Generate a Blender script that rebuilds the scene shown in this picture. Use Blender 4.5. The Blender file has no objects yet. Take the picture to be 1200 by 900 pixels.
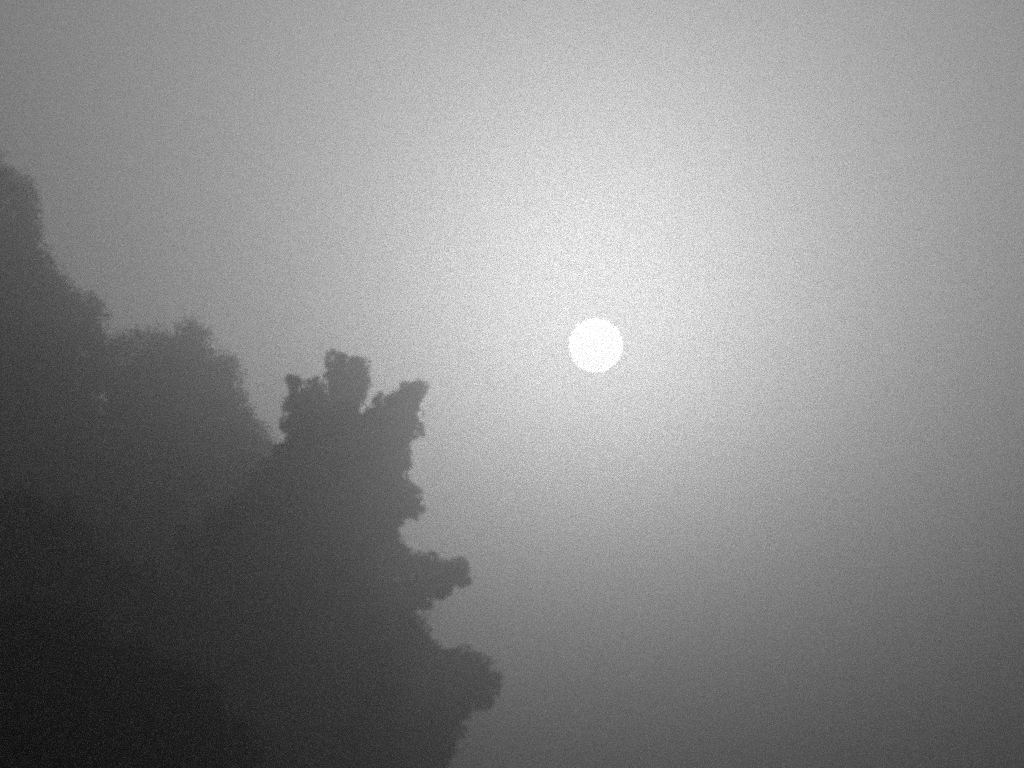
import bpy, math
import numpy as np
from mathutils import Vector

# ------------------------------------------------------------------ camera, sky, sun, exposure
sc = bpy.context.scene
R = math.radians
PITCH = 6.0                      # degrees above the horizon
FPX = 6880.0                     # focal length in pixels of a 1200 px wide picture
EYE = Vector((0.0, 0.0, 1.7))
cam_d = bpy.data.cameras.new("camera")
cam_d.sensor_width = 36.0
cam_d.lens = 36.0 * FPX / 1200.0  # about 206 mm: the solar disc is 64 px wide
cam_d.clip_start = 0.5
cam_d.clip_end = 30000.0
cam_d.dof.use_dof = True
cam_d.dof.focus_distance = 280.0
cam_d.dof.aperture_fstop = 3.2
cam = bpy.data.objects.new("camera", cam_d)
cam.location = EYE
cam.rotation_euler = (R(90 + PITCH), 0, 0)
sc.collection.objects.link(cam)
sc.camera = cam


def direction(px, py):
    """direction in the world of a point of the 1200 x 900 picture"""
    x = (px - 600.0) / FPX
    z = (450.0 - py) / FPX
    c, s = math.cos(R(PITCH)), math.sin(R(PITCH))
    return Vector((x, c - s * z, s + c * z))


SUN = direction(698, 405).normalized()
SUN_EL = math.asin(SUN.z)
SUN_AZ = math.atan2(SUN.x, SUN.y)

world = bpy.data.worlds.new("World")
sc.world = world
world.use_nodes = True
wn, wl = world.node_tree.nodes, world.node_tree.links
wn.clear()
sky = wn.new("ShaderNodeTexSky")
sky.sky_type = 'NISHITA'
sky.sun_disc = False
sky.sun_elevation = SUN_EL
sky.sun_rotation = SUN_AZ
sky.air_density = 1.0
sky.dust_density = 4.0
sky.ozone_density = 1.0
bw = wn.new("ShaderNodeRGBToBW")           # the photograph is black and white
bg = wn.new("ShaderNodeBackground")
bg.inputs["Strength"].default_value = 0.15
wo = wn.new("ShaderNodeOutputWorld")
wl.new(sky.outputs["Color"], bw.inputs["Color"])
wl.new(bw.outputs["Val"], bg.inputs["Color"])
wl.new(bg.outputs["Background"], wo.inputs["Surface"])

lamp_d = bpy.data.lights.new("sun_light", 'SUN')
lamp_d.energy = 2.0
lamp_d.angle = R(0.53)
lamp_d.color = (1.0, 1.0, 1.0)
lamp = bpy.data.objects.new("sun_light", lamp_d)
lamp.rotation_euler = (-SUN).to_track_quat('-Z', 'Y').to_euler()
lamp.location = (0, 0, 60)
sc.collection.objects.link(lamp)

sc.view_settings.view_transform = 'Standard'
sc.view_settings.look = 'None'
sc.view_settings.exposure = -3.6
sc.view_settings.gamma = 1.0
sc.view_settings.use_curve_mapping = False

cy = sc.cycles
cy.use_denoising = False                    # grain stays, as in the photograph
cy.pixel_filter_type = 'BLACKMAN_HARRIS'
cy.filter_width = 2.4                      # soft, slightly clumped grain
cy.max_bounces = 12
cy.volume_bounces = 1
cy.diffuse_bounces = 3
cy.transparent_max_bounces = 8
cy.sample_clamp_indirect = 14.0
cy.light_sampling_threshold = 0.0
cy.use_light_tree = True

# ------------------------------------------------------------------ materials
def new_mat(name):
    m = bpy.data.materials.new(name)
    m.use_nodes = True
    m.node_tree.nodes.clear()
    return m, m.node_tree.nodes, m.node_tree.links


def noise_mat(name, lo, hi, scale, rough=0.8, translucent=0.0):
    m, n, l = new_mat(name)
    tc = n.new("ShaderNodeTexCoord")
    nz = n.new("ShaderNodeTexNoise")
    nz.inputs["Scale"].default_value = scale
    nz.inputs["Detail"].default_value = 4.0
    rp = n.new("ShaderNodeValToRGB")
    rp.color_ramp.elements[0].position = 0.3
    rp.color_ramp.elements[0].color = (lo, lo, lo, 1)
    rp.color_ramp.elements[1].position = 0.7
    rp.color_ramp.elements[1].color = (hi, hi, hi, 1)
    l.new(tc.outputs["Object"], nz.inputs["Vector"])
    l.new(nz.outputs["Fac"], rp.inputs["Fac"])
    b = n.new("ShaderNodeBsdfPrincipled")
    b.inputs["Roughness"].default_value = rough
    l.new(rp.outputs["Color"], b.inputs["Base Color"])
    out = n.new("ShaderNodeOutputMaterial")
    if translucent > 0:
        t = n.new("ShaderNodeBsdfTranslucent")
        l.new(rp.outputs["Color"], t.inputs["Color"])
        mx = n.new("ShaderNodeMixShader")
        mx.inputs[0].default_value = translucent
        l.new(b.outputs[0], mx.inputs[1])
        l.new(t.outputs[0], mx.inputs[2])
        l.new(mx.outputs[0], out.inputs["Surface"])
    else:
        l.new(b.outputs[0], out.inputs["Surface"])
    return m


M_LEAF = noise_mat("leaf", 0.04, 0.09, 1.5, 0.7, 0.25)
M_BARK = noise_mat("bark", 0.05, 0.12, 6.0, 0.9)
M_GROUND = noise_mat("meadow_ground", 0.05, 0.11, 0.4, 0.95)

m, n, l = new_mat("sun_glow")               # glowing gas: it shines and lets light pass
em = n.new("ShaderNodeEmission")
em.inputs["Color"].default_value = (1, 1, 1, 1)
em.inputs["Strength"].default_value = 170.0
tr = n.new("ShaderNodeBsdfTransparent")
ad = n.new("ShaderNodeAddShader")
out = n.new("ShaderNodeOutputMaterial")
l.new(em.outputs[0], ad.inputs[0])
l.new(tr.outputs[0], ad.inputs[1])
l.new(ad.outputs[0], out.inputs["Surface"])
M_SUN = m

m, n, l = new_mat("fog")
pv = n.new("ShaderNodeVolumePrincipled")
pv.inputs["Color"].default_value = (0.88, 0.88, 0.88, 1)
pv.inputs["Density"].default_value = 0.022
pv.inputs["Anisotropy"].default_value = 0.952
pv.inputs["Density Attribute"].default_value = ""
out = n.new("ShaderNodeOutputMaterial")
l.new(pv.outputs[0], out.inputs["Volume"])
M_FOG = m

# ------------------------------------------------------------------ mesh helpers
def mesh_obj(name, verts, faces, mat, parent=None, smooth=False):
    me = bpy.data.meshes.new(name)
    verts = np.asarray(verts, dtype=np.float32)
    faces = np.asarray(faces, dtype=np.int32)
    k = faces.shape[1]
    me.vertices.add(len(verts))
    me.vertices.foreach_set("co", verts.ravel())
    me.loops.add(faces.size)
    me.loops.foreach_set("vertex_index", faces.ravel())
    me.polygons.add(len(faces))
    me.polygons.foreach_set("loop_start", np.arange(0, faces.size, k, dtype=np.int32))
    me.update(calc_edges=True)
    me.validate()
    if smooth:
        me.polygons.foreach_set("use_smooth", np.ones(len(faces), dtype=bool))
    me.materials.append(mat)
    o = bpy.data.objects.new(name, me)
    sc.collection.objects.link(o)
    if parent is not None:
        o.parent = parent
    return o


def tube(points, radii, sides=8):
    pts = np.asarray(points, float)
    nV, V, F = len(pts), [], []
    for i in range(nV):
        t = pts[min(i + 1, nV - 1)] - pts[max(i - 1, 0)]
        t /= np.linalg.norm(t) + 1e-9
        u = np.cross(t, (0.31, 0.94, 0.11))
        u /= np.linalg.norm(u) + 1e-9
        v = np.cross(t, u)
        for k in range(sides):
            a = 2 * math.pi * k / sides
            V.append(pts[i] + radii[i] * (math.cos(a) * u + math.sin(a) * v))
    for i in range(nV - 1):
        for k in range(sides):
            k2 = (k + 1) % sides
            F.append((i * sides + k, i * sides + k2, (i + 1) * sides + k2, (i + 1) * sides + k))
    return V, F


# ------------------------------------------------------------------ ground
rings, seg = [0, 15, 40, 80, 130, 200, 320, 500, 800, 1200], 72
rng = np.random.default_rng(5)
V, F = [], []
for i, rr in enumerate(rings):
    for k in range(seg):
        a = 2 * math.pi * k / seg
        x, y = rr * math.cos(a), rr * math.sin(a)
        V.append((x, y, 0.12 * math.sin(x * 0.05 + 1) * math.cos(y * 0.043) - 0.12))
for i in range(len(rings) - 1):
    for k in range(seg):
        k2 = (k + 1) % seg
        F.append((i * seg + k, (i + 1) * seg + k, (i + 1) * seg + k2, i * seg + k2))
g = mesh_obj("ground", V, F, M_GROUND, smooth=True)
g["kind"] = "structure"

# ------------------------------------------------------------------ trees
def leaves(centres, radii, counts, size, rng, fall=0.42):
    """small folded leaf faces spread through rounded clumps"""
    C = np.repeat(np.asarray(centres, float), counts, axis=0)
    Rr = np.repeat(np.asarray(radii, float), counts)
    N = len(C)
    d = rng.normal(size=(N, 3))
    d /= np.linalg.norm(d, axis=1, keepdims=True)
    # uneven clumps: a few soft bumps that differ from clump to clump
    ph = np.repeat(rng.uniform(0, 6.28, size=(len(centres), 3)), counts, axis=0)
    bump = 1 + 0.09 * np.sin(4.1 * d[:, 0] + ph[:, 0]) + 0.09 * np.sin(4.7 * d[:, 2] + ph[:, 1]) + 0.08 * np.sin(7.3 * d[:, 1] + ph[:, 2])
    rad = Rr * bump * (0.2 + 0.8 * rng.uniform(0, 1, N) ** fall)
    P = C + d * rad[:, None] * np.array((1.0, 1.0, 0.94))
    nrm = d * 0.6 + rng.normal(size=(N, 3)) * 0.6
    nrm /= np.linalg.norm(nrm, axis=1, keepdims=True)
    up = rng.normal(size=(N, 3))
    a = np.cross(nrm, up)
    a /= np.linalg.norm(a, axis=1, keepdims=True)
    b = np.cross(nrm, a)
    s = size * rng.uniform(0.65, 1.25, N)
    a *= (s * 0.5)[:, None]
    b *= (s * 0.31)[:, None]
    fold = nrm * (s * 0.12)[:, None]
    V = np.empty((N, 4, 3))
    V[:, 0] = P - a
    V[:, 1] = P + b + fold
    V[:, 2] = P + a
    V[:, 3] = P - b + fold
    i0 = np.arange(N) * 4
    F = np.stack([np.stack([i0, i0 + 1, i0 + 2], 1), np.stack([i0, i0 + 2, i0 + 3], 1)], 1).reshape(-1, 3)
    return V.reshape(-1, 3), F


def tree(name, label, dist, axis_px, core, rim, profile, leaf, seed, dens=1.0, depth=0.85, fill_r=30, rim_dens=34.0, soft=False):
    """core: middle of the crown; rim: clumps on the outline (px, py, r); profile: (py, left px, right px) of the crown, top to base"""
    rng = np.random.default_rng(seed)
    pxm = dist / FPX                                  # metres per picture pixel at the tree
    base = direction(axis_px, 450) * (dist / direction(axis_px, 450).y)
    bx = EYE.x + base.x
    root = bpy.data.objects.new(name, None)
    root.empty_display_size = 1.0
    root.location = (bx, dist, -0.1)
    sc.collection.objects.link(root)
    root["label"] = label
    root["category"] = "tree"
    root["group"] = "trees looming in the fog"

    def world_pt(px, py, off=0.0):
        dd = direction(px, py)
        p = EYE + dd * (dist / dd.y)
        return np.array((p.x - bx, off, p.z + 0.1))

    cen, rad = [], []
    for (px, py, r) in rim:
        p = world_pt(px, py, rng.uniform(-0.5, 0.5))
        cen.append(p)
        rad.append(r * pxm)
    edge_n = len(cen)
    for (px, py, r) in rim:                           # smaller shoots that roughen each clump, and one behind it
        for k in range(2):
            a = rng.uniform(0, 6.28)
            cen.append(world_pt(px + math.cos(a) * r * 0.72, py + math.sin(a) * r * 0.72, rng.uniform(-0.5, 0.5)))
            rad.append(r * pxm * rng.uniform(0.28, 0.42))
        dx, dy = core[0] - px, core[1] - py
        dy = dy if dy > 0 else 0.3 * dy
        q = math.hypot(dx, dy) + 1e-6
        for step, shrink in ((0.8, 0.88), (1.6, 0.82)):
            cen.append(world_pt(px + dx / q * r * step, py + dy / q * r * step, rng.uniform(-0.8, 0.8)))
            rad.append(r * pxm * shrink)
    rim_n = len(cen)
    ys = [q[0] for q in profile]
    y = ys[0]
    while y < ys[-1]:
        le = np.interp(y, ys, [q[1] for q in profile])
        ri = np.interp(y, ys, [q[2] for q in profile])
        cx, w = 0.5 * (le + ri), max(4.0, 0.5 * (ri - le))
        r = fill_r * rng.uniform(0.85, 1.15) * (1.0 if y < 930 else 1.5)
        ring = max(3, int(2 * math.pi * w / (r * 1.25)))
        a0 = rng.uniform(0, 6.28)
        for k in range(ring):
            a = a0 + 2 * math.pi * (k + rng.uniform(-.25, .25)) / ring
            q = world_pt(cx + math.cos(a) * (w - r * 0.8), y + rng.uniform(-.4, .4) * r, math.sin(a) * w * depth * pxm)
            cen.append(q)
            rad.append(r * pxm * rng.uniform(0.8, 1.2))
        y += r * 1.05
    rad = np.asarray(rad)
    per = np.full(len(rad), 23.0)
    per[:rim_n] = rim_dens
    cnt = np.clip((dens * per * (rad / leaf) ** 2).astype(int), 16, 2600)
    if soft:                                          # loose sprays of fine leaves that thin out towards the outline
        r2 = rad[:rim_n] * 1.3
        c2 = np.clip((rim_dens * (r2 / (leaf * 0.55)) ** 2).astype(int), 16, 2600)
        V1, F1 = leaves(cen[:rim_n], r2, c2, leaf * 0.55, rng, 0.85)
        V2, F2 = leaves(cen[rim_n:], rad[rim_n:], cnt[rim_n:], leaf, rng)
        V, F = np.concatenate((V1, V2)), np.concatenate((F1, F2 + len(V1)))
    else:
        V, F = leaves(cen, rad, cnt, leaf, rng)
    mesh_obj("crown", V, F, M_LEAF, root)
    # trunk and limbs
    top = max(c[2] for c in cen)
    h = top * 0.8
    r0 = 0.022 * top
    tip = world_pt(0.5 * (profile[0][1] + profile[0][2]), profile[0][0])
    ts = np.linspace(0, 1, 9)
    spine = [np.array((tip[0] * t ** 1.6 * 0.8 + 0.12 * math.sin(5 * t), 0.1 * math.sin(4 * t + seed), h * t)) for t in ts]
    tv, tf = tube(spine, [r0 * (1.35 - 0.35 * min(1, t * 6)) * (1 - 0.82 * t) for t in ts], 12)
    mesh_obj("trunk", tv, tf, M_BARK, root, True)
    idx = list(range(0, edge_n, 2)) + [int(v) for v in rng.integers(edge_n, len(cen), 14)]
    LV, LF = [], []
    for i in idx:
        c = np.asarray(cen[i])
        zs = max(h * 0.25, min(h * 0.95, c[2] - 0.8 * abs(c[0]) - 0.9))
        t = zs / h
        s = np.array([np.interp(t, ts, [q[j] for q in spine]) for j in range(3)])
        mid = (s + c) / 2 + np.array((0, 0, -0.04 * np.linalg.norm(c - s)))
        pts = [(1 - u) ** 2 * s + 2 * u * (1 - u) * mid + u * u * c for u in np.linspace(0, 0.8, 6)]
        rr = r0 * (1 - 0.8 * t) * 0.45
        v, f = tube(pts, [rr * (1 - 0.85 * u) for u in np.linspace(0, 1, 6)], 6)
        o = len(LV)
        LV += v
        LF += [tuple(q + o for q in ff) for ff in f]
        mesh_obj("limb", v, f, M_BARK, root, True)
    return root


tree("broadleaf_tree",
     "fog-dimmed leafy tree with ragged lobed crown standing out sharpest beside the pale sun",
     71.0, 340, (385, 600),
     rim=[(395, 429, 15), (418, 436, 17), (404, 455, 22), (425, 448, 10), (345, 450, 9), (346, 462, 8), (368, 456, 15), (347, 478, 15), (358, 470, 14),
          (341, 500, 13), (335, 530, 15), (372, 480, 24), (404, 490, 22), (430, 498, 16), (443, 466, 6), (445, 479, 10), (436, 488, 10), (461, 468, 11), (480, 461, 15), (491, 458, 12),
          (474, 484, 19), (486, 500, 12), (462, 510, 24), (468, 535, 17), (462, 556, 18), (476, 574, 13),
          (483, 580, 13), (484, 594, 13), (474, 600, 9), (452, 600, 24), (450, 632, 20), (466, 656, 20), (498, 662, 19), (522, 668, 18), (540, 667, 12), (541, 679, 11), (520, 688, 14),
          (512, 688, 16), (494, 702, 14), (470, 700, 22), (462, 735, 22), (484, 755, 18), (508, 775, 18), (532, 786, 22),
          (556, 782, 22), (573, 800, 17), (566, 818, 15), (540, 824, 24), (524, 850, 22), (512, 880, 22), (508, 910, 24)],
     profile=[(500, 362, 425), (525, 335, 462), (560, 300, 470), (620, 265, 462), (700, 235, 480), (790, 210, 525), (900, 190, 520),
              (970, 220, 500), (1015, 270, 440)],
     leaf=0.06, seed=3, rim_dens=40.0)

tree("broadleaf_tree",
     "fainter flat-topped tree fading into fog behind the lobed tree's shoulder",
     91.0, 205, (210, 560),
     rim=[(128, 420, 14), (124, 440, 16), (140, 402, 16), (165, 404, 18), (186, 400, 16), (210, 396, 15), (224, 388, 14), (234, 404, 18), (255, 420, 16), (270, 428, 14),
          (266, 446, 18), (276, 462, 14), (282, 482, 14), (292, 500, 14), (304, 512, 14), (316, 522, 12), (322, 540, 16), (300, 540, 20),
          (272, 500, 24), (240, 440, 24), (200, 430, 24)],
     profile=[(432, 160, 232), (462, 125, 262), (520, 100, 300), (600, 80, 330), (760, 70, 340), (900, 80, 330), (990, 130, 280)],
     leaf=0.075, seed=11, rim_dens=12.0, soft=True)

tree("broadleaf_tree",
     "tallest tree at the dim end of the row, its sloping crown blurred by fog",
     91.0, -150, (-40, 420),
     rim=[(2, 208, 16), (20, 214, 15), (34, 226, 13), (36, 246, 14), (40, 266, 12), (26, 246, 20), (34, 290, 18), (50, 306, 16),
          (60, 322, 16), (72, 338, 15), (88, 352, 15), (104, 358, 14), (116, 368, 12), (112, 386, 16), (116, 406, 14), (120, 428, 18), (112, 450, 20), (128, 412, 12),
          (90, 380, 22), (60, 350, 24), (30, 320, 24), (-20, 186, 22), (-50, 150, 26), (-80, 100, 30), (-110, 40, 30),
          (-135, -30, 32), (-165, -100, 32), (-200, -140, 32), (-240, -110, 32)],
     profile=[(-120, -235, -175), (-20, -280, -125), (90, -310, -75), (165, -330, -30), (230, -330, 8), (300, -330, 28), (380, -330, 90), (480, -330, 112), (640, -330, 120), (800, -320, 90),
              (950, -280, 20)],
     leaf=0.085, seed=23, rim_dens=12.0, soft=True)

tree("broadleaf_tree",  # added tree, put in to deepen the dark across the lobed tree's lower crown
     "dark round-headed tree half hidden against the lobed tree's lower crown",
     52.0, 330, (340, 760),
     rim=[(225, 640, 24), (262, 612, 24), (304, 598, 24), (345, 604, 22), (380, 628, 22), (404, 660, 22), (420, 698, 22), (432, 738, 24),
          (446, 780, 22), (462, 820, 22), (468, 860, 24), (460, 900, 24)],
     profile=[(630, 250, 370), (680, 215, 405), (750, 195, 430), (830, 190, 460), (920, 200, 460), (1000, 230, 430), (1035, 270, 400)],
     leaf=0.06, seed=57, fill_r=32, rim_dens=10.0, soft=True)

tree("broadleaf_tree",
     "darker rounded tree in front of the row, its crown merging into shadow",
     41.0, 90, (60, 780),
     rim=[(-10, 604, 26), (30, 596, 28), (70, 608, 26), (102, 634, 24), (122, 664, 24), (150, 694, 26), (190, 712, 26), (235, 730, 26),
          (272, 750, 26), (304, 782, 26), (330, 820, 26), (350, 862, 26), (360, 900, 26)],
     profile=[(625, -60, 95), (680, -110, 140), (740, -140, 255), (800, -140, 315), (880, -150, 355), (980, -120, 350), (1035, -40, 280)],
     leaf=0.055, seed=31, fill_r=36, rim_dens=10.0, soft=True)

tree("broadleaf_tree",
     "nearly black low tree filling the darkest corner beneath the others",
     23.0, 60, (60, 930),
     rim=[(-20, 730, 34), (40, 742, 36), (95, 755, 36), (150, 778, 36), (200, 800, 34), (240, 835, 34), (270, 875, 34)],
     profile=[(775, -60, 120), (830, -140, 210), (900, -180, 260), (1010, -190, 280), (1090, -120, 200)],
     leaf=0.04, seed=43, fill_r=46)

# ------------------------------------------------------------------ the sun, far outside the fog
D = 6000.0
rs = D * math.tan(R(0.2665))
nu, nv = 48, 24
V, F = [], []
for i in range(nv + 1):
    th = math.pi * i / nv
    for k in range(nu):
        a = 2 * math.pi * k / nu
        V.append((rs * math.sin(th) * math.cos(a), rs * math.sin(th) * math.sin(a), rs * math.cos(th)))
for i in range(nv):
    for k in range(nu):
        k2 = (k + 1) % nu
        F.append((i * nu + k, (i + 1) * nu + k, (i + 1) * nu + k2, i * nu + k2))
s = mesh_obj("sun", V, F, M_SUN, smooth=True)
s.location = EYE + SUN * D
s["label"] = "small round white sun disc glowing through the fog"
s["category"] = "sun"

# ------------------------------------------------------------------ fog
HX, HZ0, HZ1 = 1300.0, -1.3, 24.0
V = [(x, y, z) for z in (HZ0, HZ1) for (x, y) in ((-HX, -HX), (HX, -HX), (HX, HX), (-HX, HX))]
F = [(0, 3, 2, 1), (4, 5, 6, 7), (0, 1, 5, 4), (1, 2, 6, 5), (2, 3, 7, 6), (3, 0, 4, 7)]
hz = mesh_obj("haze", V, F, M_FOG)
hz["kind"] = "stuff"
